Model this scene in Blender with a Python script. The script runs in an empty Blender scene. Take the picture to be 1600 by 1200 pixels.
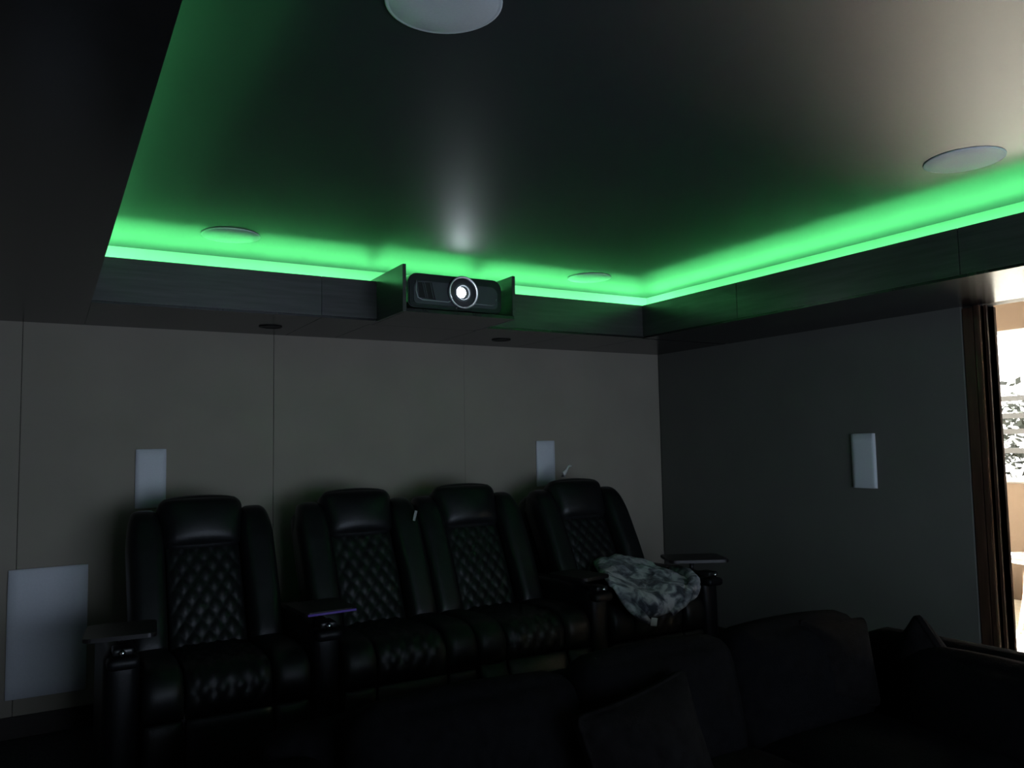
import bpy, bmesh, math, random
from mathutils import Vector, Matrix, noise

random.seed(7)
scene = bpy.context.scene
col = scene.collection
PI = math.pi

# ------------------------------------------------------------------ camera
cam_data = bpy.data.cameras.new('camera')
cam = bpy.data.objects.new('camera', cam_data)
col.objects.link(cam)
cam_data.sensor_fit = 'HORIZONTAL'
cam_data.sensor_width = 36.0
cam_data.lens = 1247.11 / 1600 * 36.0
cam_data.clip_start = 0.02
RC = [[0.8640872987810496, 0.02217676221789908, 0.5028531906061647],
      [-0.5030180468450886, 0.07388185451259366, 0.8611122552384981],
      [-0.0180550445422152, -0.9970203923648256, 0.07499568371091711]]
cm = Matrix.Identity(4)
for r in range(3):
    cm[r][0] = RC[r][0]; cm[r][1] = -RC[r][1]; cm[r][2] = -RC[r][2]
cm[2][3] = 1.5
cam.matrix_world = cm
scene.camera = cam

# ------------------------------------------------------------------ view, sky, sun
scene.view_settings.view_transform = 'Standard'
scene.view_settings.look = 'None'
scene.view_settings.exposure = 0.0
scene.view_settings.gamma = 1.0
scene.view_settings.use_curve_mapping = False

world = bpy.data.worlds.new('daylight_sky'); scene.world = world
world.use_nodes = True
bg = world.node_tree.nodes['Background']
bg.inputs['Color'].default_value = (1.0, 0.97, 0.92, 1)
bg.inputs['Strength'].default_value = 7.0

sun_data = bpy.data.lights.new('sun', 'SUN'); sun_data.energy = 480.0
sun_data.color = (1.0, 1.0, 0.98); sun_data.angle = math.radians(1.0)
sun = bpy.data.objects.new('sun', sun_data); col.objects.link(sun)
sun.rotation_euler = Vector((-0.02, -0.83, -0.535)).to_track_quat('-Z', 'Y').to_euler()

SCREEN_LIGHT = 5.4
LED_LIGHT = 72.0
LENS_LIGHT = 75.0

# ------------------------------------------------------------------ materials
def mat(name, color=(0.5, 0.5, 0.5), rough=0.5, spec=0.5, metal=0.0, var=0.0, vscale=8.0,
        bump=0.0, bscale=60.0, coat=0.0, stretch=(1, 1, 1), sheen=0.0):
    m = bpy.data.materials.new(name); m.use_nodes = True
    nt = m.node_tree; b = nt.nodes['Principled BSDF']
    b.inputs['Base Color'].default_value = (*color, 1)
    b.inputs['Roughness'].default_value = rough
    b.inputs['Specular IOR Level'].default_value = spec
    b.inputs['Metallic'].default_value = metal
    b.inputs['Coat Weight'].default_value = coat
    b.inputs['Sheen Weight'].default_value = sheen
    if var or bump:
        tc = nt.nodes.new('ShaderNodeTexCoord')
        mp = nt.nodes.new('ShaderNodeMapping'); mp.inputs['Scale'].default_value = stretch
        nt.links.new(tc.outputs['Object'], mp.inputs['Vector'])
    if var:
        n = nt.nodes.new('ShaderNodeTexNoise'); n.inputs['Scale'].default_value = vscale
        n.inputs['Detail'].default_value = 5
        r = nt.nodes.new('ShaderNodeValToRGB')
        r.color_ramp.elements[0].position = 0.3; r.color_ramp.elements[1].position = 0.7
        r.color_ramp.elements[0].color = (*[c * (1 - var) for c in color], 1)
        r.color_ramp.elements[1].color = (*[min(1, c * (1 + var)) for c in color], 1)
        nt.links.new(mp.outputs['Vector'], n.inputs['Vector'])
        nt.links.new(n.outputs['Fac'], r.inputs['Fac'])
        nt.links.new(r.outputs['Color'], b.inputs['Base Color'])
    if bump:
        n2 = nt.nodes.new('ShaderNodeTexNoise'); n2.inputs['Scale'].default_value = bscale
        n2.inputs['Detail'].default_value = 4
        bp = nt.nodes.new('ShaderNodeBump'); bp.inputs['Strength'].default_value = bump
        bp.inputs['Distance'].default_value = 0.004
        nt.links.new(mp.outputs['Vector'], n2.inputs['Vector'])
        nt.links.new(n2.outputs['Fac'], bp.inputs['Height'])
        nt.links.new(bp.outputs['Normal'], b.inputs['Normal'])
    return m

def emit(name, color, strength):
    m = bpy.data.materials.new(name); m.use_nodes = True
    nt = m.node_tree; b = nt.nodes['Principled BSDF']
    b.inputs['Base Color'].default_value = (0.02, 0.02, 0.02, 1)
    b.inputs['Emission Color'].default_value = (*color, 1)
    b.inputs['Emission Strength'].default_value = strength
    return m

M = {
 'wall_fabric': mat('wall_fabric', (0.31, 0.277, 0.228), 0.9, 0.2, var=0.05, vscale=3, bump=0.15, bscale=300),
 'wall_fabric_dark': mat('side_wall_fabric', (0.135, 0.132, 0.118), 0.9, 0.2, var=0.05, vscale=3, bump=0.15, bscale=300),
 'wall_dark':   mat('wall_dark_paint', (0.05, 0.046, 0.042), 0.8, 0.3, var=0.1, vscale=4),
 'ceiling':     mat('ceiling_satin_black', (0.012, 0.014, 0.020), 0.54, 1.0, var=0.08, vscale=2, bump=0.03, bscale=30),
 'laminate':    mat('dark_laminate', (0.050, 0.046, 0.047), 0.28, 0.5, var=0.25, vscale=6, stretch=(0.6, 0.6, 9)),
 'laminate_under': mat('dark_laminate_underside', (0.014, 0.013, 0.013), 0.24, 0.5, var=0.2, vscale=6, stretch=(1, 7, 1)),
 'cove':        mat('cove_white_paint', (0.62, 0.62, 0.62), 0.8, 0.2, var=0.03),
 'carpet':      mat('charcoal_carpet', (0.045, 0.047, 0.048), 1.0, 0.1, var=0.35, vscale=90, bump=0.6, bscale=400),
 'base':        mat('dark_baseboard_wood', (0.018, 0.012, 0.009), 0.45, 0.4, var=0.25, vscale=5, stretch=(1, 1, 8)),
 'wood_frame':  mat('brown_door_frame_wood', (0.055, 0.028, 0.017), 0.45, 0.35, var=0.3, vscale=7, stretch=(8, 8, 0.7)),
 'white_grille':mat('white_speaker_grille', (0.66, 0.68, 0.73), 0.55, 0.5, var=0.03, vscale=150, bump=0.1, bscale=500),
 'leather':     mat('black_leather', (0.006, 0.0066, 0.0072), 0.42, 0.34, var=0.25, vscale=20, bump=0.18, bscale=110),
 'leather_arm': mat('black_leather_arm', (0.006, 0.0062, 0.0072), 0.44, 0.22, var=0.2, vscale=20, bump=0.15, bscale=110),
 'plastic':     mat('black_plastic', (0.012, 0.012, 0.013), 0.35, 0.5, var=0.1, vscale=30),
 'tray':        mat('dark_tray_laminate', (0.012, 0.010, 0.010), 0.32, 0.45, var=0.3, vscale=9, stretch=(1, 6, 1)),
 'chrome':      mat('chrome', (0.75, 0.75, 0.77), 0.12, 0.5, metal=1.0, var=0.03),
 'proj':        mat('projector_black', (0.012, 0.013, 0.016), 0.3, 0.5, var=0.1, vscale=20),
 'proj_face':   mat('projector_face_grey', (0.05, 0.052, 0.062), 0.35, 0.5, var=0.08, vscale=20),
 'proj_trim':   mat('projector_silver_trim', (0.42, 0.43, 0.46), 0.35, 0.5, metal=0.3, var=0.05),
 'glass_lens':  mat('lens_barrel', (0.16, 0.165, 0.18), 0.25, 0.6, var=0.05),
 'sofa':        mat('black_chenille', (0.0032, 0.0032, 0.0036), 0.95, 0.04, var=0.4, vscale=40, bump=0.5, bscale=220),
 'pillow':      mat('dark_brown_pillow', (0.005, 0.0045, 0.0045), 0.95, 0.04, var=0.4, vscale=30, bump=0.5, bscale=180),
 'tag':         mat('white_satin_tag', (0.75, 0.76, 0.76), 0.6, 0.3, var=0.04, vscale=60),
 'tag_grey':    mat('grey_satin_tag', (0.30, 0.31, 0.30), 0.7, 0.2, var=0.05, vscale=60),
 'ribbon':      mat('off_white_ribbon', (0.62, 0.6, 0.58), 0.7, 0.2, var=0.05, vscale=60),
 'tan_wall':    mat('tan_plaster', (0.075, 0.052, 0.035), 0.85, 0.2, var=0.05, vscale=4),
 'room_ceiling':mat('cream_ceiling', (0.35, 0.33, 0.30), 0.9, 0.2, var=0.03),
 'oak_floor':   mat('pale_oak_floor', (0.76, 0.71, 0.60), 0.5, 0.4, var=0.18, vscale=4, stretch=(9, 0.8, 1)),
 'white_paint': mat('white_window_paint', (0.8, 0.79, 0.76), 0.5, 0.4, var=0.03),
 'leaf':        mat('leaf_green', (0.016, 0.02, 0.012), 0.6, 0.3, var=0.4, vscale=3),
 'bark':        mat('bark', (0.12, 0.09, 0.06), 0.9, 0.2, var=0.4, vscale=12),
 'ground':      mat('pale_gravel', (0.08, 0.075, 0.06), 0.95, 0.1, var=0.2, vscale=5),
 'railing':     mat('white_rail_paint', (0.12, 0.12, 0.115), 0.5, 0.3, var=0.04),
 'marble':      mat('pale_grey_table_top', (0.55, 0.55, 0.53), 0.25, 0.5, var=0.1, vscale=4),
 'oak_leg':     mat('brown_wood_leg', (0.2, 0.1, 0.05), 0.5, 0.4, var=0.25, vscale=8, stretch=(6, 6, 1)),
 'recess':      mat('downlight_black_baffle', (0.008, 0.008, 0.008), 0.5, 0.3, var=0.1),
 'screen_frame':mat('black_velvet_frame', (0.01, 0.01, 0.01), 0.9, 0.1, var=0.1),
 'led_green':   emit('green_led', (0.13, 1.0, 0.27), LED_LIGHT),
 'purple_glint':  emit('purple_edge_glint', (0.22, 0.14, 1.0), 0.07),  # weak glow standing in for a purple reflection
 'lens_glow':   emit('projector_lamp', (0.82, 0.92, 1.0), LENS_LIGHT),
}
# glowing picture on the projection screen, mild variation like a film frame
def screen_material():
    m = bpy.data.materials.new('projected_picture'); m.use_nodes = True
    nt = m.node_tree; b = nt.nodes['Principled BSDF']
    b.inputs['Base Color'].default_value = (0.7, 0.7, 0.7, 1)
    tc = nt.nodes.new('ShaderNodeTexCoord')
    n = nt.nodes.new('ShaderNodeTexNoise'); n.inputs['Scale'].default_value = 1.2
    r = nt.nodes.new('ShaderNodeValToRGB')
    r.color_ramp.elements[0].color = (0.50, 0.64, 0.88, 1)
    r.color_ramp.elements[1].color = (0.84, 0.96, 1.14, 1)
    nt.links.new(tc.outputs['Object'], n.inputs['Vector'])
    nt.links.new(n.outputs['Fac'], r.inputs['Fac'])
    nt.links.new(r.outputs['Color'], b.inputs['Emission Color'])
    b.inputs['Emission Strength'].default_value = SCREEN_LIGHT
    return m
M['screen'] = screen_material()

def pane_material():
    m = bpy.data.materials.new('clear_window_glass'); m.use_nodes = True
    nt = m.node_tree; nt.nodes.remove(nt.nodes['Principled BSDF'])
    out = nt.nodes['Material Output']
    t = nt.nodes.new('ShaderNodeBsdfTransparent'); g = nt.nodes.new('ShaderNodeBsdfGlossy')
    g.inputs['Roughness'].default_value = 0.02
    fr = nt.nodes.new('ShaderNodeFresnel'); fr.inputs['IOR'].default_value = 1.2
    mx = nt.nodes.new('ShaderNodeMixShader')
    nt.links.new(fr.outputs[0], mx.inputs[0]); nt.links.new(t.outputs[0], mx.inputs[1])
    nt.links.new(g.outputs[0], mx.inputs[2]); nt.links.new(mx.outputs[0], out.inputs['Surface'])
    return m
M['pane'] = pane_material()

def blanket_material():
    m = bpy.data.materials.new('mottled_fleece'); m.use_nodes = True
    nt = m.node_tree; b = nt.nodes['Principled BSDF']
    b.inputs['Roughness'].default_value = 0.95; b.inputs['Specular IOR Level'].default_value = 0.1
    b.inputs['Sheen Weight'].default_value = 0.2
    tc = nt.nodes.new('ShaderNodeTexCoord')
    n = nt.nodes.new('ShaderNodeTexNoise'); n.inputs['Scale'].default_value = 13; n.inputs['Detail'].default_value = 4
    n.inputs['Distortion'].default_value = 0.6
    r = nt.nodes.new('ShaderNodeValToRGB'); e = r.color_ramp.elements
    e[0].position = 0.40; e[0].color = (0.05, 0.055, 0.07, 1)
    e[1].position = 0.60; e[1].color = (0.5, 0.5, 0.53, 1)
    x = e.new(0.5); x.color = (0.2, 0.21, 0.24, 1)
    nt.links.new(tc.outputs['Object'], n.inputs['Vector'])
    nt.links.new(n.outputs['Fac'], r.inputs['Fac'])
    nt.links.new(r.outputs['Color'], b.inputs['Base Color'])
    n2 = nt.nodes.new('ShaderNodeTexNoise'); n2.inputs['Scale'].default_value = 90
    bp = nt.nodes.new('ShaderNodeBump'); bp.inputs['Strength'].default_value = 0.7; bp.inputs['Distance'].default_value = 0.006
    nt.links.new(tc.outputs['Object'], n2.inputs['Vector'])
    nt.links.new(n2.outputs['Fac'], bp.inputs['Height']); nt.links.new(bp.outputs['Normal'], b.inputs['Normal'])
    return m
M['blanket'] = blanket_material()

# ------------------------------------------------------------------ helpers
class MB:
    """collects vertices and faces for ONE mesh object"""
    def __init__(self): self.v = []; self.f = []; self.smooth = []
    def add(self, vs, fs, smooth=False):
        o = len(self.v); self.v += [tuple(p) for p in vs]
        for f in fs: self.f.append(tuple(i + o for i in f)); self.smooth.append(smooth)
        return self
    def box(self, x0, x1, y0, y1, z0, z1):
        vs = [(x0,y0,z0),(x1,y0,z0),(x1,y1,z0),(x0,y1,z0),(x0,y0,z1),(x1,y0,z1),(x1,y1,z1),(x0,y1,z1)]
        return self.add(vs, [(3,2,1,0),(4,5,6,7),(0,1,5,4),(1,2,6,5),(2,3,7,6),(3,0,4,7)])
    def soft(self, c, s, r, n=7, bulge=(0,0,0), rot=None, warp=None):
        """rounded box: centre c, full size s, corner radius r, per-axis bulge"""
        c = Vector(c); h = Vector(s) * 0.5; idx = {}; vs = []; fs = []
        def key(i, j, k):
            if (i, j, k) not in idx:
                q = []
                for t, hh in zip((i, j, k), h):
                    # denser near the ends so that the round edge is smooth
                    u = 2 * t / n - 1; u = math.sin(u * PI / 2) * 0.75 + u * 0.25
                    q.append(u * hh)
                q = Vector(q)
                inner = Vector([max(-(hh - r), min(hh - r, a)) for a, hh in zip(q, h)])
                d = q - inner
                if d.length > 1e-9:
                    on = inner + d.normalized() * r
                else: on = q
                u = [a / hh for a, hh in zip(q, h)]
                for ax in range(3):
                    o1, o2 = [a for a in range(3) if a != ax]
                    on[ax] += bulge[ax] * u[ax] * max(0, 1 - u[o1] ** 2) * max(0, 1 - u[o2] ** 2)
                if warp: on = Vector(warp(on, u))
                if rot is not None: on = rot @ on
                idx[(i, j, k)] = len(vs); vs.append(on + c)
            return idx[(i, j, k)]
        for a in range(n):
            for b in range(n):
                fs += [(key(a,b,0), key(a,b+1,0), key(a+1,b+1,0), key(a+1,b,0)),
                       (key(a,b,n), key(a+1,b,n), key(a+1,b+1,n), key(a,b+1,n)),
                       (key(a,0,b), key(a+1,0,b), key(a+1,0,b+1), key(a,0,b+1)),
                       (key(a,n,b), key(a,n,b+1), key(a+1,n,b+1), key(a+1,n,b)),
                       (key(0,a,b), key(0,a,b+1), key(0,a+1,b+1), key(0,a+1,b)),
                       (key(n,a,b), key(n,a+1,b), key(n,a+1,b+1), key(n,a,b+1))]
        return self.add(vs, fs, True)
    def lathe(self, prof, segs=32, mtx=None, cap=True):
        """prof: list of (radius, height) revolved about local Z"""
        vs = []; fs = []; m = len(prof)
        for i in range(segs):
            a = 2 * PI * i / segs
            for r, z in prof:
                p = Vector((r * math.cos(a), r * math.sin(a), z))
                vs.append(mtx @ p if mtx is not None else p)
        for i in range(segs):
            j = (i + 1) % segs
            for k in range(m - 1):
                fs.append((i*m+k, j*m+k, j*m+k+1, i*m+k+1))
        if cap:
            fs.append(tuple(i*m for i in range(segs))[::-1])
            fs.append(tuple(i*m+m-1 for i in range(segs)))
        return self.add(vs, fs, True)
    def tube(self, pts, rad, segs=8):
        pts = [Vector(p) for p in pts]; rings = []; vs = []; fs = []
        if not isinstance(rad, (list, tuple)): rad = [rad] * len(pts)
        for i, p in enumerate(pts):
            t = (pts[min(i+1, len(pts)-1)] - pts[max(i-1, 0)]).normalized()
            up = Vector((0, 0, 1)) if abs(t.z) < 0.9 else Vector((1, 0, 0))
            a = t.cross(up).normalized(); b = a.cross(t)
            for k in range(segs):
                an = 2 * PI * k / segs
                vs.append(p + (a * math.cos(an) + b * math.sin(an)) * rad[i])
        for i in range(len(pts) - 1):
            for k in range(segs):
                k2 = (k + 1) % segs
                fs.append((i*segs+k, i*segs+k2, (i+1)*segs+k2, (i+1)*segs+k))
        fs.append(tuple(range(segs))[::-1]); fs.append(tuple((len(pts)-1)*segs + k for k in range(segs)))
        return self.add(vs, fs, True)
    def prism(self, poly, y0, y1):
        """extrude an (x, z) outline from y0 to y1"""
        n = len(poly)
        vs = [(x, y0, z) for x, z in poly] + [(x, y1, z) for x, z in poly]
        fs = [tuple(range(n)), tuple(range(2*n-1, n-1, -1))]
        fs += [(i, i + n, (i + 1) % n + n, (i + 1) % n) for i in range(n)]
        return self.add(vs, fs)
    def build(self, name, material, parent=None, loc=None, bevel=0.0):
        me = bpy.data.meshes.new(name); me.from_pydata(self.v, [], self.f); me.update()
        me.polygons.foreach_set('use_smooth', self.smooth)
        bm = bmesh.new(); bm.from_mesh(me)
        if bevel:
            bmesh.ops.bevel(bm, geom=[e for e in bm.edges if len(e.link_faces) == 2 and e.calc_face_angle(0) > 0.9],
                            offset=bevel, segments=2, affect='EDGES')
        bmesh.ops.recalc_face_normals(bm, faces=bm.faces)
        bm.to_mesh(me); bm.free()
        me.materials.append(M[material] if isinstance(material, str) else material)
        o = bpy.data.objects.new(name, me); col.objects.link(o)
        if parent is not None: o.parent = parent
        if loc is not None: o.location = loc
        return o

def tag(o, label=None, cat=None, group=None, kind=None):
    if label: o['label'] = label
    if cat: o['category'] = cat
    if group: o['group'] = group
    if kind: o['kind'] = kind
    return o
def empty(name, loc=(0, 0, 0)):
    o = bpy.data.objects.new(name, None); col.objects.link(o); o.location = loc
    o.empty_display_size = 0.1
    return o
def struct(o, label, cat):
    return tag(o, label, cat, kind='structure')
def copy_tree(o, parent=None):
    c = o.copy(); col.objects.link(c); c.parent = parent
    for ch in list(o.children): copy_tree(ch, c)
    return c

# ------------------------------------------------------------------ room dimensions (metres)
XL, XR = -0.564, 3.944            # side walls
YB, YF = 4.58, -1.70              # rear wall, screen wall
ZS, ZF, ZL, ZC = 2.145, 2.353, 2.296, 2.45   # soffit underside, fascia top, cove ledge, ceiling
FL, FR, FB, FF = 0.156, 3.22, 3.87, -0.95    # inner faces of the soffits
CV = 0.205                        # cove depth behind the fascia
OY0, OY1 = 0.70, 2.200             # opening in the right wall
PLAT = 0.15                       # riser under the recliners
W2, X2 = 7.70, 4.10               # next room: window wall, near side

# ------------------------------------------------------------------ floor, platform
struct(MB().box(XL-.1, XR+.15, YF-.1, YB+.1, -.12, 0).build('floor', 'carpet'), 'charcoal carpeted theatre floor', 'floor')
struct(MB().box(XL, XR, 3.02, YB, 0.0, PLAT).build('floor_platform', 'carpet', bevel=.008), 'low carpeted platform under the recliner row', 'platform')

# ------------------------------------------------------------------ walls
wb = struct(MB().box(XL-.1, XR+.1, YB+.022, YB+.15, 0, 2.6).build('wall_back', 'wall_dark'), 'taupe panelled wall behind the recliners', 'wall')
for x0, x1 in ((XL, -.1106), (-.1106, 1.109), (1.109, 2.317), (2.317, XR)):
    g = .0013 if x0 != 2.317 else .0003
    g1 = .0013 if x1 != 2.317 else .0003
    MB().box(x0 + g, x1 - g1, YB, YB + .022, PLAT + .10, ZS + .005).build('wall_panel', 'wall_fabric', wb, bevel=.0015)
wr = struct(MB().box(XR + .022, XR + .14, OY1 + .0, YB + .15, 0, 2.6).box(XR + .022, XR + .14, YF - .1, OY0, 0, 2.6)
            .box(XR + .022, XR + .14, OY0, OY1, ZS + .002, 2.6).build('wall_right', 'wall_dark'),
            'dark taupe side wall beside the doorway', 'wall')
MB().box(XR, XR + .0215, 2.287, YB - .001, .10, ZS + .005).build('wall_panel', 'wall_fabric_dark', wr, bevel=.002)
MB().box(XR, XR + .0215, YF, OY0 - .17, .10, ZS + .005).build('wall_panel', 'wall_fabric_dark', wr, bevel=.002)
wl = struct(MB().box(XL-.12, XL-.022, YF-.1, YB+.15, 0, 2.6).build('wall_left', 'wall_dark'), 'dark left side wall', 'wall')
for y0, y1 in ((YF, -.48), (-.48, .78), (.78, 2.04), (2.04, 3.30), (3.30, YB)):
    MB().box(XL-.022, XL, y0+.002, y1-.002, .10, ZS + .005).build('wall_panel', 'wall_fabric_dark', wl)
struct(MB().box(XL-.1, XR+.1, YF-.12, YF, 0, 2.6).build('wall_front', 'wall_dark'), 'dark front wall carrying the screen', 'wall')
struct(MB().box(XL, XR, YB-.014, YB+.02, PLAT, PLAT+.10).build('baseboard_back', 'base', bevel=.003), 'dark wooden baseboard under the rear wall panels', 'baseboard')
struct(MB().box(XR-.014, XR+.021, 2.30, 3.02, 0, .10).box(XR-.014, XR+.021, 3.02, YB-.014, PLAT, PLAT+.10).build('baseboard_right', 'base', bevel=.003), 'dark wooden baseboard on the right wall', 'baseboard')

# doorway frame
dr = struct(empty('door_1', (XR, OY1, 0)), 'brown wooden door frame of the open doorway', 'doorway')
for o in (MB().box(XR+.004, XR+.024, OY1+.03, 2.283, 0, ZS-.01).build('casing', 'wood_frame', bevel=.003),
          MB().box(XR+.004, XR+.16, OY1-.0, OY1+.028, 0, ZS-.002).build('jamb', 'wood_frame', bevel=.003),
          MB().box(XR+.004, XR+.16, OY0, OY0+.028, 0, ZS-.002).build('jamb', 'wood_frame', bevel=.003),
          MB().box(XR+.004, XR+.024, OY0-.16, OY0-.002, 0, ZS-.01).build('casing', 'wood_frame', bevel=.003),
          MB().box(XR+.05, XR+.062, OY1-.012, OY1, 0, ZS-.002).build('door_stop', 'wood_frame')):
    o.parent = dr; o.matrix_parent_inverse = Matrix.Translation(Vector((XR, OY1, 0))).inverted()

# ------------------------------------------------------------------ ceiling and soffits
struct(MB().box(XL-.1, XR+.15, YF-.1, YB+.1, ZC, ZC+.1).build('ceiling', 'ceiling'), 'black satin tray ceiling', 'ceiling')

T = .018   # board thickness
# rear soffit
s = struct(empty('trim_1'), 'dark laminate soffit along the rear wall', 'soffit')
PX0, PX1 = 1.462, 2.100           # projector compartment
MB().box(FL-CV, PX0-.02, FB+T, YB+.02, ZS+.013, ZL).box(PX1+.02, FR+CV, FB+T, YB+.02, ZS+.013, ZL).box(PX0-.02, PX1+.02, FB+.13, YB+.02, ZS+.013, ZL)\
  .build('soffit_core', 'cove', s)
MB().box(FL-CV, FR+CV, FB+CV, YB+.02, ZL, ZC).build('cove_wall', 'cove', s)
for x0, x1 in ((FL-.02, 1.172), (1.172, PX0), (PX1, FR)):
    MB().box(x0+.0011, x1-.0011, FB+.001, FB+T, ZS+.0125, ZF).build('fascia_panel', 'laminate', s, bevel=.0015)
for x0, x1, y0 in ((FL, 1.172, FB), (1.172, PX0, FB), (PX0, PX1, FB+.121), (PX1, 2.70, FB), (2.70, FR, FB), (FR, XR, FB+T)):
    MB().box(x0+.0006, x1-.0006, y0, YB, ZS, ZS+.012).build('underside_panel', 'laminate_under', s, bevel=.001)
MB().box(1.14, 1.20, FB+T+.0004, FB+T+.0034, ZL+.0005, ZF-.002).build('joint_backer', 'laminate', s)
# right soffit
s = struct(empty('trim_2'), 'dark laminate soffit along the right wall above the doorway', 'soffit')
MB().box(FR+T, XR+.02, FF, FB+T, ZS+.013, ZL).build('soffit_core', 'cove', s)
MB().box(FR+CV, XR+.02, FF-CV, FB+CV, ZL, ZC).build('cove_wall', 'cove', s)
for y0, y1 in ((3.083, FB+.012), (1.86, 3.083), (.6, 1.86), (FF, .6)):
    MB().box(FR+.001, FR+T, y0+.0011, y1-.0011, ZS+.0125, ZF).build('fascia_panel', 'laminate', s, bevel=.0015)
for y0, y1 in ((3.083, FB-.0006), (1.86, 3.083), (.6, 1.86), (FF, .6)):
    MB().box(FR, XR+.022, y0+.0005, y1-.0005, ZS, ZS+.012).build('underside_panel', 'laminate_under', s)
for y in (3.083, 1.86, .6):
    MB().box(FR+T+.0004, FR+T+.0034, y-.03, y+.03, ZL+.0005, ZF-.002).build('joint_backer', 'laminate', s)
# left soffit (its board runs through to the rear wall)
s = struct(empty('trim_3'), 'dark laminate soffit overhead along the left wall', 'soffit')
MB().box(XL-.02, FL-T, FF, YB+.02, ZS+.013, ZL).build('soffit_core', 'cove', s)
MB().box(XL-.02, FL-CV, FF-CV, FB+CV, ZL, ZC).build('cove_wall', 'cove', s)
for y0, y1 in ((2.65, FB), (1.43, 2.65), (.21, 1.43), (FF, .21)):
    MB().box(FL-T, FL-.001, y0+.0011, y1-.0011, ZS+.0125, ZF).build('fascia_panel', 'laminate', s, bevel=.0015)
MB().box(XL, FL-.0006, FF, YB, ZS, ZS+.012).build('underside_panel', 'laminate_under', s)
for y in (2.65, 1.43, .21):
    MB().box(FL-T-.0034, FL-T-.0004, y-.03, y+.03, ZL+.0005, ZF-.002).build('joint_backer', 'laminate', s)
# front soffit
s = struct(empty('trim_4'), 'dark laminate soffit over the screen wall', 'soffit')
MB().box(XL-.02, XR+.02, YF, FF-T, ZS+.013, ZL).build('soffit_core', 'cove', s)
MB().box(XL-.02, XR+.02, YF, FF-CV, ZL, ZC).build('cove_wall', 'cove', s)
MB().box(FL, FR, FF-T, FF, ZS, ZF).build('fascia_panel', 'laminate', s)
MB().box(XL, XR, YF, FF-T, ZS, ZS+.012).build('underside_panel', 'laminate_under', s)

# green light strips on the cove ledges
def led(x0, x1, y0, y1, label):
    e = tag(empty('led_strip', ((x0+x1)/2, (y0+y1)/2, ZL)), label, 'light strip', 'green cove light strips')
    k = Matrix.Translation(e.location).inverted()
    for o in (MB().box(x0, x1, y0, y1, ZL+.0005, ZL+.005).build('backing', 'cove'),
              MB().box(x0+.002, x1-.002, y0+.002, y1-.002, ZL+.0055, ZL+.013).build('diffuser', 'led_green')):
        o.parent = e; o.matrix_parent_inverse = k
D0 = .165
led(FL-D0+.03, FR+D0-.03, FB+D0, FB+D0+.022, 'green light strip hidden in the cove above the rear wall')
led(FR+D0, FR+D0+.022, FF-D0, FB+D0-.02, 'green light strip hidden in the cove above the right wall')
led(FL-D0-.022, FL-D0, FF-D0, FB+D0-.02, 'green light strip hidden in the cove above the left wall')

# ------------------------------------------------------------------ round ceiling speakers
CS = ((.718, 1.490, 'large white round ceiling speaker cut by the top picture edge'),
      (2.715, 1.53, 'white round ceiling speaker in the pale sheen near the doorway'),
      (.690, 3.64, 'round ceiling speaker washed in green light at the left'),
      (2.690, 3.70, 'round ceiling speaker in the green light near the room corner'))
for x, y, lb in CS:
    e = tag(empty('ceiling_speaker', (x, y, ZC)), lb, 'speaker', 'round ceiling speakers')
    MB().lathe([(.112, 0), (.126, 0), (.1265, -.002), (.1260, -.0046), (.124, -.0055), (.1205, -.0053), (.112, -.005)], 48, cap=False).build('rim', 'white_grille', e)
    MB().lathe([(.1195, -.001), (.1195, -.0045), (.117, -.0055), (.06, -.0060), (.0005, -.0062)], 48).build('grille', 'white_grille', e)

# recessed downlights in the rear soffit
for x, lb in ((1.015, 'dark recessed downlight in the soffit left of the projector'), (2.42, 'dark recessed downlight in the soffit right of the projector')):
    e = tag(empty('recessed_downlight', (x, 4.266, ZS)), lb, 'downlight', 'soffit downlights')
    MB().lathe([(.046, .008), (.058, .000), (.060, -.003), (.056, -.005), (.044, -.002), (.040, .008)], 32, cap=False).build('trim_ring', 'recess', e)
    MB().lathe([(.044, -.0008), (.030, -.0018), (.001, -.0022)], 32).build('baffle', 'recess', e)

# ------------------------------------------------------------------ flat wall speakers
def wall_speaker(loc, w, h, axis, label, cat='speaker', group='white in-wall speakers', name='wall_speaker', t=.012):
    e = tag(empty(name, loc), label, cat, group)
    rm = Matrix.Rotation(-PI/2, 3, 'Z') if axis == 'x' else Matrix.Identity(3)
    fr = MB().soft((0, 0, 0), (w, t, h), .004, 5)
    gr = MB().soft((0, -t*.5, 0), (w-.010, .005, h-.010), .0022, 5)
    for b in (fr, gr): b.v = [tuple(rm @ Vector(p)) for p in b.v]
    fr.build('frame', 'white_grille', e); gr.build('grille', 'white_grille', e)
    return e
# the photo shows equal size, the lower parts of two are hidden by headrests
wall_speaker((.4765, YB-.0065, 1.355), .148, .306, 'y', 'white rectangular wall speaker above the leftmost recliner')
wall_speaker((2.923, YB-.0065, 1.365), .146, .306, 'y', 'white rectangular wall speaker above the rightmost recliner')
wall_speaker((XR-.0065, 2.872, 1.372), .150, .304, 'x', 'white rectangular wall speaker on the right wall')
wall_speaker((.027, YB-.008, .635), .340, .610, 'y', 'large white subwoofer grille low on the rear wall', 'subwoofer', None, 'wall_subwoofer', .015)

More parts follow.
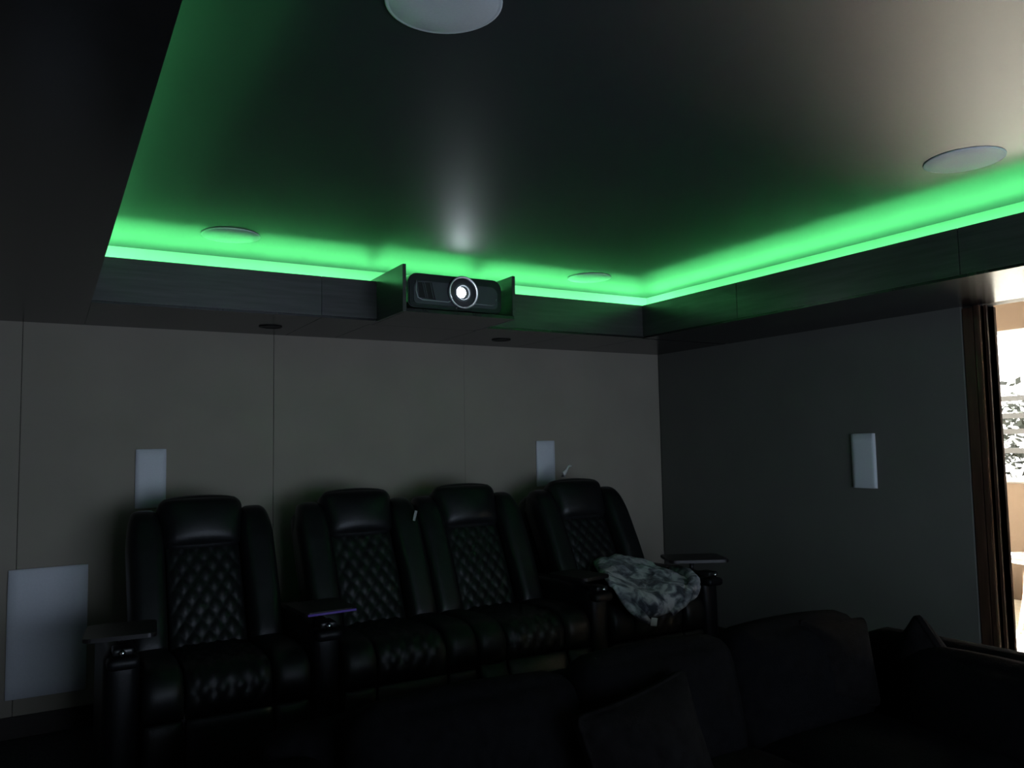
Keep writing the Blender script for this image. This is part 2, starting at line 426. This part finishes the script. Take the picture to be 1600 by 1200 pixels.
# ------------------------------------------------------------------ projector shelf and projector
sh = tag(empty('projector_shelf', ((PX0+PX1)/2, FB, ZS)), 'open black laminate projector shelf sticking out of the rear soffit', 'shelf')
k = Matrix.Translation(sh.location).inverted()
SY = 3.525
for o in (MB().box(PX0, PX0+.018, SY, FB+.12, ZS, 2.375).build('side_panel', 'laminate', bevel=.0015),
          MB().box(PX1-.018, PX1, SY+.02, FB+.12, ZS, 2.375).build('side_panel', 'laminate', bevel=.0015),
          MB().box(PX0+.0185, PX1-.0185, SY+.003, FB+.12, ZS, ZS+.016).build('bottom_board', 'laminate_under', bevel=.0015)):
    o.parent = sh; o.matrix_parent_inverse = k

pj = tag(empty('projector', (1.778, 3.585, ZS+.0165)), 'black home cinema projector with a glowing lens on the shelf', 'projector')
PW, PH, PD = .525, .172, .30
def outline(w, h, r, lift=0, n=6, taper=.0):
    pts = []
    for cx, cz, a0 in ((w/2-r, h-r, 0), (-w/2+r, h-r, 90), (-w/2+r*.6, r*.6, 180), (w/2-r*.6, r*.6, 270)):
        rr = r if cz > h/2 else r*.6
        for i in range(n+1):
            a = math.radians(a0 + 90*i/n)
            x = cx + rr*math.cos(a)*1.35 if False else cx + rr*math.cos(a); z = cz + rr*math.sin(a)
            pts.append((x, z + lift))
    return pts
MB().prism(outline(PW, PH, .05), 0, PD).build('body', 'proj', pj, loc=(0, 0, .018), bevel=.006)
for x in (-.19, .19):
    for y in (.05, .25):
        MB().lathe([(.016, 0), (.017, .004), (.013, .018)], 16).build('foot', 'plastic', pj, loc=(x, y, .0))
# grey front face inset with a silver outline
LX, LZ = .032, .108
MB().prism([(x, z*.98+.036) for x, z in outline(PW-.055, PH-.055, .04)], -.004, .002).build('front_face', 'proj_face', pj)
tr = [(-.222, .150), (-.224, .10), (-.214, .066), (-.190, .056), (-.05, .054), (-.036, .060), (-.022, .070)]
MB().tube([(x, -.006, z) for x, z in tr], .0022, 8).build('silver_line', 'proj_trim', pj)
tr = [(.082, .066), (.094, .056), (.20, .054), (.222, .064), (.226, .09)]
MB().tube([(x, -.006, z) for x, z in tr], .0016, 8).build('silver_line', 'proj_trim', pj)
vt = MB().prism([(-.214, .142), (-.206, .068), (-.118, .060), (-.136, .146)], -.0055, -.003).build('vent', 'recess', pj)
for i, x in enumerate((-.192, -.182, -.150, -.140)):
    MB().prism([(x, .143), (x+.004, .143), (x+.022, .066), (x+.018, .066)], -.0085, -.0045).build('vent_slat', 'proj_face', vt)
fy = Matrix.Translation((LX, 0, LZ)) @ Matrix.Rotation(PI/2, 4, 'X')   # local +Z -> -Y
MB().lathe([(.072, .000), (.081, .004), (.084, .016), (.080, .024), (.076, .020), (.073, .006), (.072, .0)], 48, fy, cap=False).build('lens_ring', 'proj_trim', pj)
lb = MB().lathe([(.0725, .008), (.060, .0065), (.050, .006), (.043, .010), (.041, .014), (.037, .014), (.034, .0075), (.001, .0062)], 48, fy).build('lens_barrel', 'glass_lens', pj)
MB().lathe([(.026, .0095), (.025, .0125), (.016, .0155), (.001, .0170)], 32, Matrix.Translation((-.011, 0, -.001)) @ fy).build('lens', 'lens_glow', lb)
MB().lathe([(.004, 0), (.004, .002), (.001, .0025)], 12, Matrix.Translation((.0, .0, .030)) @ Matrix.Rotation(PI/2, 4, 'X')).build('indicator_light', 'chrome', pj)

# ------------------------------------------------------------------ projection screen behind the viewpoint
sc = tag(empty('projection_screen', (1.69, YF, .30)), 'bright projection screen on the front wall facing the recliners', 'screen')
MB().box(-1.36, 1.36, .004, .03, 0, 1.58).build('backing', 'screen_frame', sc)
for x0, x1, z0, z1 in ((-1.36, -1.30, 0, 1.58), (1.30, 1.36, 0, 1.58), (-1.30, 1.30, 0, .06), (-1.30, 1.30, 1.52, 1.58)):
    MB().box(x0, x1, .0305, .05, z0, z1).build('frame_bar', 'screen_frame', sc)
MB().box(-1.30, 1.30, .0305, .036, .06, 1.52).build('picture_surface', 'screen', sc)

# ------------------------------------------------------------------ recliners
def strip(profile, x0, x1, h, thick, nu=10, nv=28, quilt=None, ends=0.12, taper=None, power=4):
    """padded strip swept along a (y, z) profile, closed solid; quilt=(cell width, cell length, depth)"""
    P = [Vector((0, y, z)) for y, z in profile]
    # smooth resample (Catmull-Rom)
    dense = []
    for i in range(len(P) - 1):
        p0, p1, p2, p3 = P[max(i-1, 0)], P[i], P[i+1], P[min(i+2, len(P)-1)]
        for t in range(12):
            u = t / 12
            dense.append(0.5 * ((2*p1) + (p2-p0)*u + (2*p0-5*p1+4*p2-p3)*u*u + (3*p1-p0-3*p2+p3)*u**3))
    dense.append(P[-1])
    L = [0]
    for a, b in zip(dense, dense[1:]): L.append(L[-1] + (b - a).length)
    tot = L[-1]
    def at(s):
        s = max(0, min(tot, s)); j = 0
        while j < len(L) - 2 and L[j+1] < s: j += 1
        u = (s - L[j]) / max(1e-9, L[j+1] - L[j])
        return dense[j].lerp(dense[j+1], u)
    mb = MB(); top = []; bot = []
    xc, w = (x0 + x1) / 2, (x1 - x0) / 2
    for j in range(nv + 1):
        v = j / nv; s = v * tot
        p = at(s); t = (at(s + .01) - at(s - .01)).normalized()
        n = Vector((0, -t.z, t.y))            # left-hand normal in the yz plane
        e = min(1, min(v, 1 - v) / ends)
        fe = math.sqrt(max(0, 1 - (1 - e) ** 2))
        for i in range(nu + 1):
            u = 2 * i / nu - 1
            us = u * 0.6 + math.sin(u * PI / 2) * 0.4
            wd = w * (taper(v) if taper else 1.0)
            hh = h * (1 - abs(us) ** power) ** 0.5 * fe
            if quilt:
                a = us * w / quilt[0]; b = s / quilt[1]
                q = abs(math.sin(PI * (a + b))) * abs(math.sin(PI * (a - b)))
                hh += quilt[2] * (q ** 0.55) * min(1, fe * 1.2) * (1 - abs(us) ** 8)
            top.append(Vector((xc + us * wd, 0, 0)) + p + n * hh)
            bot.append(Vector((xc + us * wd * .96, 0, 0)) + p - n * thick)
    nv1 = nu + 1; off = len(top); fs = []
    for j in range(nv):
        for i in range(nu):
            a = j*nv1+i
            fs.append((a, a+1, a+nv1+1, a+nv1)); fs.append((off+a, off+a+nv1, off+a+nv1+1, off+a+1))
        for i in (0, nu):
            a = j*nv1+i; fs.append((a, a+nv1, off+a+nv1, off+a))
    for j in (0, nv):
        for i in range(nu):
            a = j*nv1+i; fs.append((a, off+a, off+a+1, a+1))
    mb.add(top + bot, fs, True)
    return mb

HW = .3215      # half seat width
# profiles (y forward is negative), heights above the platform
seat_prof = [(.018, .315), (.010, .38), (.020, .44), (.060, .476), (.14, .487), (.28, .482), (.45, .470), (.60, .462)]
back_prof = [(.47, .455), (.52, .56), (.575, .68), (.640, .80), (.70, .90)]
wing_prof = [(.445, .43), (.50, .55), (.555, .67), (.625, .80), (.695, .92), (.765, 1.00), (.85, 1.035)]
def make_recliner(open_foot=0.0):
    r = empty('recliner')
    MB().box(-.30, .30, .12, .78, .03, .30).build('base', 'plastic', r, bevel=.01)
    for sx in (-1, 1):
        for y in (.18, .72):
            MB().lathe([(.02, 0), (.022, .01), (.018, .032)], 12).build('foot', 'plastic', r, loc=(sx*.25, y, 0))
    strip(seat_prof, -.165, .165, .020, .13, 40, 64, quilt=(.066, .100, .010)).build('seat_cushion', 'leather', r)
    for s in (-1, 1):
        a, b = sorted((s*.170, s*HW))
        strip(seat_prof, a, b, .034, .13, 12, 34).build('seat_bolster', 'leather', r)
    strip(back_prof, -.165, .165, .018, .07, 40, 64, quilt=(.066, .100, .010), ends=.08).build('back_panel', 'leather', r)
    for s in (-1, 1):
        a, b = sorted((s*.168, s*.330))
        strip(wing_prof, a, b, .062, .10, 14, 34, ends=.14, taper=lambda v: (.93 + .07*v) * (1 - .38*max(0, (v - .72)/.28)**2)).build('back_wing', 'leather', r)
    # shell behind the back
    rot = Matrix.Rotation(math.radians(-28), 3, 'X')
    MB().soft((0, .80, .72), (.60, .15, .66), .06, 8, rot=rot).build('back_shell', 'leather', r)
    rot = Matrix.Rotation(math.radians(-24), 3, 'X')
    def hw(p, u):      # headrest: wider at the top, belly in front
        k = 1.0 + .06 * u[2]
        return (p[0]*k, p[1] - .012*(1-u[0]**2)*(1-u[2]**2)*(1 if u[1] < 0 else 0), p[2] - .010*u[0]**2*(1 if u[2] > 0 else 0))
    MB().soft((0, .766, .990), (.375, .145, .262), .052, 12, bulge=(.0, .022, .012), rot=rot, warp=hw).build('headrest', 'leather', r)
    # footrest board with three pads
    ft = MB().soft((0, 0, 0), (.636, .045, .30), .016, 6)
    fo = ft.build('footrest', 'leather', r, loc=(0, .045, .335))
    for x, w in ((-.245, .145), (0, .335), (.245, .145)):
        MB().soft((x, -.025, -.155), (w, .05, .275), .02, 8, bulge=(0, .012, 0)).build('footrest_pad', 'leather', fo)
    fo.data.transform(Matrix.Translation((0, 0, -.15)))
    fo.rotation_euler.x = -open_foot
    return r

CHX = (.6525, 1.4325, 2.0775, 2.8475)
CHL = ('leftmost black leather recliner with diamond quilting beside the subwoofer grille',
       'second black leather recliner from the left, right of the purple-edged tray',
       'third black leather recliner from the left with its footrest slightly raised',
       'rightmost black leather recliner with a mottled grey blanket on its seat')
proto = make_recliner(); openr = None
for i, (x, lb) in enumerate(zip(CHX, CHL)):
    if i == 0: r = proto
    else: r = copy_tree(proto)
    r.location = (x, 3.36, PLAT)
    tag(r, lb, 'recliner', 'row of black leather recliners')
    if i == 2:
        for c in r.children:
            if c.name.startswith('footrest'): c.rotation_euler.x = -math.radians(24)

# armrest consoles
def make_arm():
    a = empty('armrest_console')
    MB().soft((0, .33, .31), (.123, .64, .58), .035, 9, bulge=(.004, .012, .012)).build('body', 'leather_arm', a)
    MB().soft((0, .012, .565), (.112, .10, .045), .02, 8).build('front_pad', 'leather_arm', a)
    MB().lathe([(.050, 0), (.052, .004), (.052, .012), (.046, .013), (.042, .006), (.042, 0)], 32, cap=False).build('cup_holder_ring', 'plastic', a, loc=(0, .30, .598))
    MB().lathe([(.009, 0), (.011, .004), (.011, .016), (.007, .021), (.001, .022)], 20, Matrix.Rotation(PI/2, 4, 'X')).build('button', 'chrome', a, loc=(-.004, -.018, .606))
    MB().soft((0, .03, .606), (.07, .09, .026), .008, 6).build('button_panel', 'plastic', a)
    MB().lathe([(.013, 0), (.013, .055)], 16).build('tray_post', 'plastic', a, loc=(0, .16, .598))
    return a
def make_tray(parent, material_edge=None, yaw=0, w=.25, d=.27):
    pts = []
    for cx, cy, a0 in ((w/2-.03, d/2-.03, 0), (-w/2+.03, d/2-.03, 90), (-w/2+.03, -d/2+.03, 180), (w/2-.03, -d/2+.03, 270)):
        for i in range(6):
            a = math.radians(a0 + 18*i); pts.append((cx + .03*math.cos(a), cy + .03*math.sin(a)))
    b = MB().prism(pts, -.008, .008); b.v = [(x, z, -y) for x, y, z in b.v]
    t = b.build('tray', 'tray', parent, loc=(0, .10, .662), bevel=.002); t.rotation_euler.z = yaw
    return t
ARM = ((.265, 'armrest console left of the leftmost recliner with a dark swivel tray'),
       (1.0425, 'armrest console between the two left recliners, its tray edge carrying a painted purple glint'),
       (2.465, 'armrest console between the two right recliners, half under the blanket'),
       (3.232, 'armrest console at the right end of the row near the side wall'))
arm0 = make_arm(); first = True
for i, (x, lb) in enumerate(ARM):
    a = arm0 if i == 0 else copy_tree(arm0)
    a.location = (x, 3.36, PLAT)
    tag(a, lb, 'armrest', 'armrest consoles of the recliner row')
for i, (x, lb) in enumerate(ARM):
    a = [o for o in col.objects if o.get('label') == lb][0]
    t = make_tray(a, yaw=(math.radians(-6), math.radians(4), math.radians(12), math.radians(-28))[i], w=(.25, .235, .20, .34)[i])
    if i == 2: t.location = (-.05, .12, .662)
    if i == 3: t.location = (.02, .16, .672)
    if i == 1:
        g = MB().tube([(-.105, -.1365, -.002), (.0, -.1372, -.002), (.105, -.1365, -.002)], .0045, 8).build('edge_glint', 'purple_glint', t)  # highlight of the glossy tray edge, imitated by an emissive strip
        g['label'] = 'purple reflection on the tray edge, made as a glowing strip'

# white ribbon lying over the last headrest, small white tag between the middle seats
rb = [(2.882, 4.30, 1.285), (2.890, 4.305, 1.305), (2.905, 4.31, 1.318), (2.918, 4.315, 1.330), (2.930, 4.32, 1.345), (2.950, 4.325, 1.352), (2.968, 4.33, 1.350)]
tag(MB().tube(rb, [.014, .016, .013, .009, .008, .0075, .004], 8).build('ribbon', 'ribbon'), 'small off-white ribbon on top of the rightmost headrest', 'ribbon')
tag(MB().soft((0, 0, 0), (.016, .004, .055), .0015, 4, rot=Matrix.Rotation(math.radians(14), 3, 'Y')).build('care_tag', 'tag_grey', loc=(1.712, 3.985, 1.128)), 'small pale grey tag between the two middle recliners', 'tag')

# ------------------------------------------------------------------ blanket on the last recliner
ctrl = [[(2.802, 3.90, .790), (2.929, 3.92, .815), (3.074, 3.92, .81), (3.150, 3.90, .765)],
        [(2.687, 3.68, .790), (2.835, 3.68, .785), (3.007, 3.68, .772), (3.150, 3.68, .745)],
        [(2.575, 3.48, .785), (2.752, 3.48, .732), (2.977, 3.48, .745), (3.152, 3.50, .738)],
        [(2.530, 3.36, .768), (2.701, 3.32, .690), (2.912, 3.315, .690), (3.118, 3.33, .712)],
        [(2.555, 3.30, .690), (2.709, 3.275, .602), (2.865, 3.275, .607), (3.028, 3.285, .650)]]
def catmull(a, b, c, d, t):
    return 0.5 * ((2*b) + (c-a)*t + (2*a-5*b+4*c-d)*t*t + (3*b-a-3*c+d)*t**3)
def surf(u, v):
    R_, C_ = len(ctrl), len(ctrl[0])
    fy_ = v*(R_-1); j = min(int(fy_), R_-2); tv = fy_-j
    rows = []
    for q in (j-1, j, j+1, j+2):
        row = ctrl[max(0, min(R_-1, q))]
        fx_ = u*(C_-1); i = min(int(fx_), C_-2)
        g = [Vector(row[max(0, min(C_-1, i+k_))]) for k_ in (-1, 0, 1, 2)]
        rows.append(catmull(*g, fx_-i))
    return catmull(*rows, tv)
def sheet(nu, nv, thick, fold, seed):
    top = []; bot = []
    for j in range(nv+1):
        for i in range(nu+1):
            u, v = i/nu, j/nv; p = surf(u, v)
            n = (surf(min(1, u+.02), v) - surf(max(0, u-.02), v)).cross(surf(u, max(0, v-.02)) - surf(u, min(1, v+.02))).normalized()
            if n.z < 0: n = -n
            f = fold * noise.noise(Vector((p.x*9+seed, p.y*7, p.z*5))) + .5*fold*noise.noise(Vector((p.x*22, p.y*19+seed, p.z*20)))
            e = min(1, min(u, 1-u, v, 1-v)/.08)
            top.append(p + n*(f + thick*math.sqrt(max(0, 1-(1-e)**2)))); bot.append(p + n*(f - .006))
    m = nu+1; o = len(top); fs = []
    for j in range(nv):
        for i in range(nu):
            a = j*m+i; fs += [(a, a+1, a+m+1, a+m), (o+a, o+a+m, o+a+m+1, o+a+1)]
        for i in (0, nu): a = j*m+i; fs.append((a, a+m, o+a+m, o+a))
    for j in (0, nv):
        for i in range(nu): a = j*m+i; fs.append((a, o+a, o+a+1, a+1))
    return MB().add(top+bot, fs, True)
bl = tag(empty('blanket', (2.85, 3.55, .70)), 'mottled grey and white fleece blanket crumpled on the rightmost recliner seat', 'blanket')
k = Matrix.Translation(bl.location).inverted()
parts = [sheet(44, 44, .018, .022, 3).build('fleece_layer', 'blanket')]
# rolled fold along the right and front edges
roll = [(3.13, 3.58, .765), (3.145, 3.46, .755), (3.10, 3.36, .735), (3.02, 3.305, .695), (2.93, 3.275, .645), (2.85, 3.265, .605)]
rl = MB().tube([Vector(p) + Vector((0, 0, .008*math.sin(i*2.3))) for i, p in enumerate(roll)], [.018, .03, .035, .033, .03, .014], 12)
rl.v = [tuple(Vector(p) + Vector((1, 1, 1)) * .012 * noise.noise(Vector(p)*18)) for p in rl.v]
parts.append(rl.build('rolled_fold', 'blanket'))
hang = [(2.56, 3.335, .72), (2.60, 3.29, .66), (2.655, 3.27, .61), (2.70, 3.262, .575)]
hg = MB().tube(hang, [.016, .026, .028, .012], 12)
hg.v = [tuple(Vector(p) + Vector((1, 1, 1)) * .012 * noise.noise(Vector(p)*16)) for p in hg.v]
parts.append(hg.build('hanging_fold', 'blanket'))
tg = MB().soft((0, 0, 0), (.042, .003, .042), .0012, 4, rot=Matrix.Rotation(math.radians(12), 3, 'Y')).build('care_label', 'tag', loc=(2.712, 3.245, .578))
tg['label'] = 'white square care label'
parts.append(tg)
for o in parts:
    o.parent = bl; o.matrix_parent_inverse = k

# ------------------------------------------------------------------ sectional sofa in the foreground
so = tag(empty('sectional_sofa', (1.75, 2.0, 0)), 'black fabric sectional sofa in the dark foreground, in front of the recliners', 'sofa')
k = Matrix.Translation(so.location).inverted()
def spart(name, c, s, r, bulge=(0, 0, 0), rot=None, n=10, material='sofa'):
    o = MB().soft(c, s, r, n, bulge=bulge, rot=rot).build(name, material); o.parent = so; o.matrix_parent_inverse = k; return o
spart('base', (1.65, 1.87, .17), (2.40, .82, .26), .04)
spart('base', (2.72, 1.0, .17), (.72, .94, .26), .04)
for x in (.60, 2.95):
    for y in (1.55, 2.2):
        o = MB().lathe([(.025, 0), (.03, .05)], 16).build('leg', 'plastic', loc=(x, y, 0)); o.parent = so; o.matrix_parent_inverse = k
o = MB().lathe([(.025, 0), (.03, .05)], 16).build('leg', 'plastic', loc=(2.95, .62, 0)); o.parent = so; o.matrix_parent_inverse = k
for x in (1.13, 1.80): spart('seat_cushion', (x, 1.76, .38), (.66, .66, .17), .06, (0, .01, .025))
spart('seat_cushion', (2.46, 1.76, .38), (.64, .66, .17), .06, (0, .01, .025))
spart('seat_cushion', (2.60, 1.0, .38), (.62, .84, .17), .06, (0, .01, .025))
spart('back_frame', (1.72, 2.30, .46), (2.42, .18, .52), .07, (0, .01, .015))
spart('back_frame', (2.985, 1.35, .46), (.18, 1.70, .52), .07, (.01, 0, .015))
rx = Matrix.Rotation(math.radians(-12), 3, 'X')
spart('back_cushion', (1.08, 2.13, .585), (.74, .19, .40), .08, (.01, .05, .02), rx)
spart('back_cushion', (1.78, 2.13, .60), (.66, .20, .42), .08, (.01, .05, .02), rx)
spart('back_cushion', (2.45, 2.13, .605), (.68, .20, .42), .08, (.01, .05, .02), rx)
ry = Matrix.Rotation(math.radians(10), 3, 'Y')
spart('back_cushion', (2.83, 1.60, .53), (.19, .66, .38), .08, (.05, .01, .02), ry)
spart('back_cushion', (2.83, .93, .53), (.19, .62, .38), .08, (.05, .01, .02), ry)
spart('armrest', (.55, 1.87, .37), (.28, .84, .60), .08, (.01, .01, .015))

def pillow(loc, s, rot, label, name='throw_pillow', material='pillow'):
    def wp(p, u):
        q = (1 - .16*u[2]**2 * (1-abs(u[0])**2)**1, 1, 1)
        pin = (1 - .75*max(abs(u[0]), abs(u[2]))**3)
        return (p[0]*(1-.05*(1-u[2]**2)), p[1]*pin, p[2]*(1-.07*(1-u[0]**2)))
    from mathutils import Euler
    o = MB().soft((0, 0, 0), s, .03, 14, bulge=(0, .04, 0), warp=wp).build(name, material, loc=loc)
    o.rotation_euler = rot
    return tag(o, label, 'pillow', 'dark pillows on the sectional')
R_ = math.radians
pillow((2.60, 2.05, .655), (.33, .13, .33), (R_(-14), R_(4), R_(-8)), 'dark pillow standing in the corner of the sectional')
pillow((2.875, 1.885, .635), (.28, .13, .30), (R_(-6), R_(44), R_(70)), 'dark pillow with one pointed corner sticking up above the sofa back')
pillow((1.56, 1.90, .565), (.46, .15, .40), (R_(-16), R_(-7), R_(6)), 'large dark pillow leaning at the middle of the sectional')

# ------------------------------------------------------------------ next room seen through the doorway
struct(MB().box(X2-.02, W2+.2, -1.6, 6.2, -.12, -.002).build('floor_hall', 'oak_floor'), 'sunlit pale oak floor beyond the doorway', 'floor')
struct(MB().box(X2-.02, W2+.2, -1.6, 6.2, 2.75, 2.85).build('ceiling_hall', 'room_ceiling'), 'cream ceiling of the room beyond the doorway', 'ceiling')
WY0, WY1, WZ0, WZ1 = 1.5, 4.75, 1.055, 2.478
GX0, GX1 = 4.7, 6.6       # unseen glazing added in the far wall to let sun onto the floor
w2 = MB()
w2.box(W2, W2+.15, -1.6, 6.2, WZ1, 2.76)
w2.box(W2, W2+.15, WY0, WY1, -.01, WZ0)
w2.box(W2, W2+.15, -1.6, WY0, -.01, WZ1); w2.box(W2, W2+.15, WY1, 6.2, -.01, WZ1)
struct(w2.build('wall_window', 'tan_wall'), 'tan wall around the bright window beyond the doorway', 'wall')
struct(MB().box(X2-.02, GX0, 6.2, 6.35, -.01, 2.76).box(GX1, W2+.15, 6.2, 6.35, -.01, 2.76).box(GX0, GX1, 6.2, 6.35, WZ1, 2.76).build('wall_hall_far', 'tan_wall'), 'tan far wall of the next room', 'wall')
struct(MB().box(X2-.02, W2+.15, -1.75, -1.6, -.01, 2.76).build('wall_hall_near', 'tan_wall'), 'tan near wall of the next room', 'wall')
struct(MB().box(X2-.016, X2+.0, OY1+.03, 6.2, 0, 2.76).box(X2-.016, X2, -1.6, OY0, 0, 2.76).box(X2-.016, X2, OY0, OY1+.03, ZS+.01, 2.76).build('wall_hall_side', 'tan_wall'), 'tan side of the wall around the doorway', 'wall')
def window(name, y0, y1, z0, z1, label, mull, turn=None):
    """framed panes standing in the y-z plane; turn swings the finished frame about its own corner"""
    e = struct(empty(name, (W2, y0, z0)), label, 'window'); k = Matrix.Translation(e.location).inverted()
    ps = [MB().box(W2+.03, W2+.09, y0, y0+.05, z0, z1).build('frame_bar', 'white_paint'), MB().box(W2+.03, W2+.09, y1-.05, y1, z0, z1).build('frame_bar', 'white_paint'),
          MB().box(W2+.03, W2+.09, y0+.05, y1-.05, z0, z0+.05).build('frame_bar', 'white_paint'), MB().box(W2+.03, W2+.09, y0+.05, y1-.05, z1-.03, z1).build('frame_bar', 'white_paint')]
    ys = [y0+.05] + mull + [y1-.05]
    for m_ in mull: ps.append(MB().box(W2+.035, W2+.085, m_-.02, m_+.02, z0+.05, z1-.03).build('mullion', 'white_paint'))
    for a, b in zip(ys, ys[1:]): ps.append(MB().box(W2+.057, W2+.061, a+.02*(a in mull), b-.02*(b in mull), z0+.05, z1-.03).build('pane', 'pane'))
    for o in ps: o.parent = e; o.matrix_parent_inverse = k
    if turn: e.location = turn; e.rotation_euler.z = PI/2
window('window_1', WY0, WY1, WZ0, WZ1, 'wide bright window seen through the doorway', [3.1])
window('window_added', 0, GX1-GX0, 0, WZ1, 'added unseen full height glazing that lets sun into the next room', [.95], turn=(GX1, 6.2, 0))

# small round table in front of the window
tb = tag(empty('side_table', (6.45, 3.22, 0)), 'small pale round table in the bright room beyond the doorway', 'table')
MB().lathe([(.001, .0), (.27, .0), (.285, .012), (.285, .028), (.275, .036), (.001, .036)], 48).build('table_top', 'marble', tb, loc=(0, 0, .555))
for i in range(3):
    a = R_(100 + 120*i)
    MB().tube([(.20*math.cos(a), .20*math.sin(a), 0), (.14*math.cos(a), .14*math.sin(a), .30), (.11*math.cos(a), .11*math.sin(a), .555)], [.014, .019, .022], 10).build('leg', 'oak_leg', tb)

# outside: ground, railing, tree
struct(MB().box(W2+.15, 30, -14, 24, -.6, -.3).build('ground', 'ground'), 'pale ground outside the window', 'ground')
ra = tag(empty('deck_railing', (9.6, 4.5, -.3)), 'white horizontal railing outside the window', 'railing')
for z in (1.62, 1.84, 2.02, 2.22):
    MB().box(-.02, .02, -3.2, 3.2, z-.03, z+.03).build('rail', 'railing', ra)
for y in (-3.1, -1.5, .2, 1.8, 3.1):
    MB().box(-.04, .04, y-.04, y+.04, 0, 2.3).build('post', 'railing', ra)
def tree(loc, h, cr, label, n=900):
    e = tag(empty('garden_tree', loc), label, 'tree', 'trees outside the window')
    MB().tube([(0, 0, 0), (.05, .03, h*.3), (-.04, .05, h*.6), (.02, 0, h*.9)], [.11, .09, .06, .02], 10).build('trunk', 'bark', e)
    f = MB()
    for i in range(n):
        d = Vector((random.gauss(0, 1), random.gauss(0, 1), random.gauss(0, 1))).normalized() * (random.random() ** .4)
        p = Vector((d.x*cr, d.y*cr, h*.72 + d.z*cr*.9))
        a = Vector((random.gauss(0, 1), random.gauss(0, 1), random.gauss(0, 1))).normalized(); b = a.orthogonal().normalized()
        l = random.uniform(.05, .1)
        f.add([p - a*l, p + b*l*.45, p + a*l, p - b*l*.45], [(0, 1, 2, 3)])
    f.build('foliage', 'leaf', e)
tree((10.8, 5.9, -.3), 2.6, .8, 'leafy garden tree behind the railing outside the window')
tree((10.6, 4.6, -.3), 2.0, .55, 'low garden tree nearest the window frame', 500)
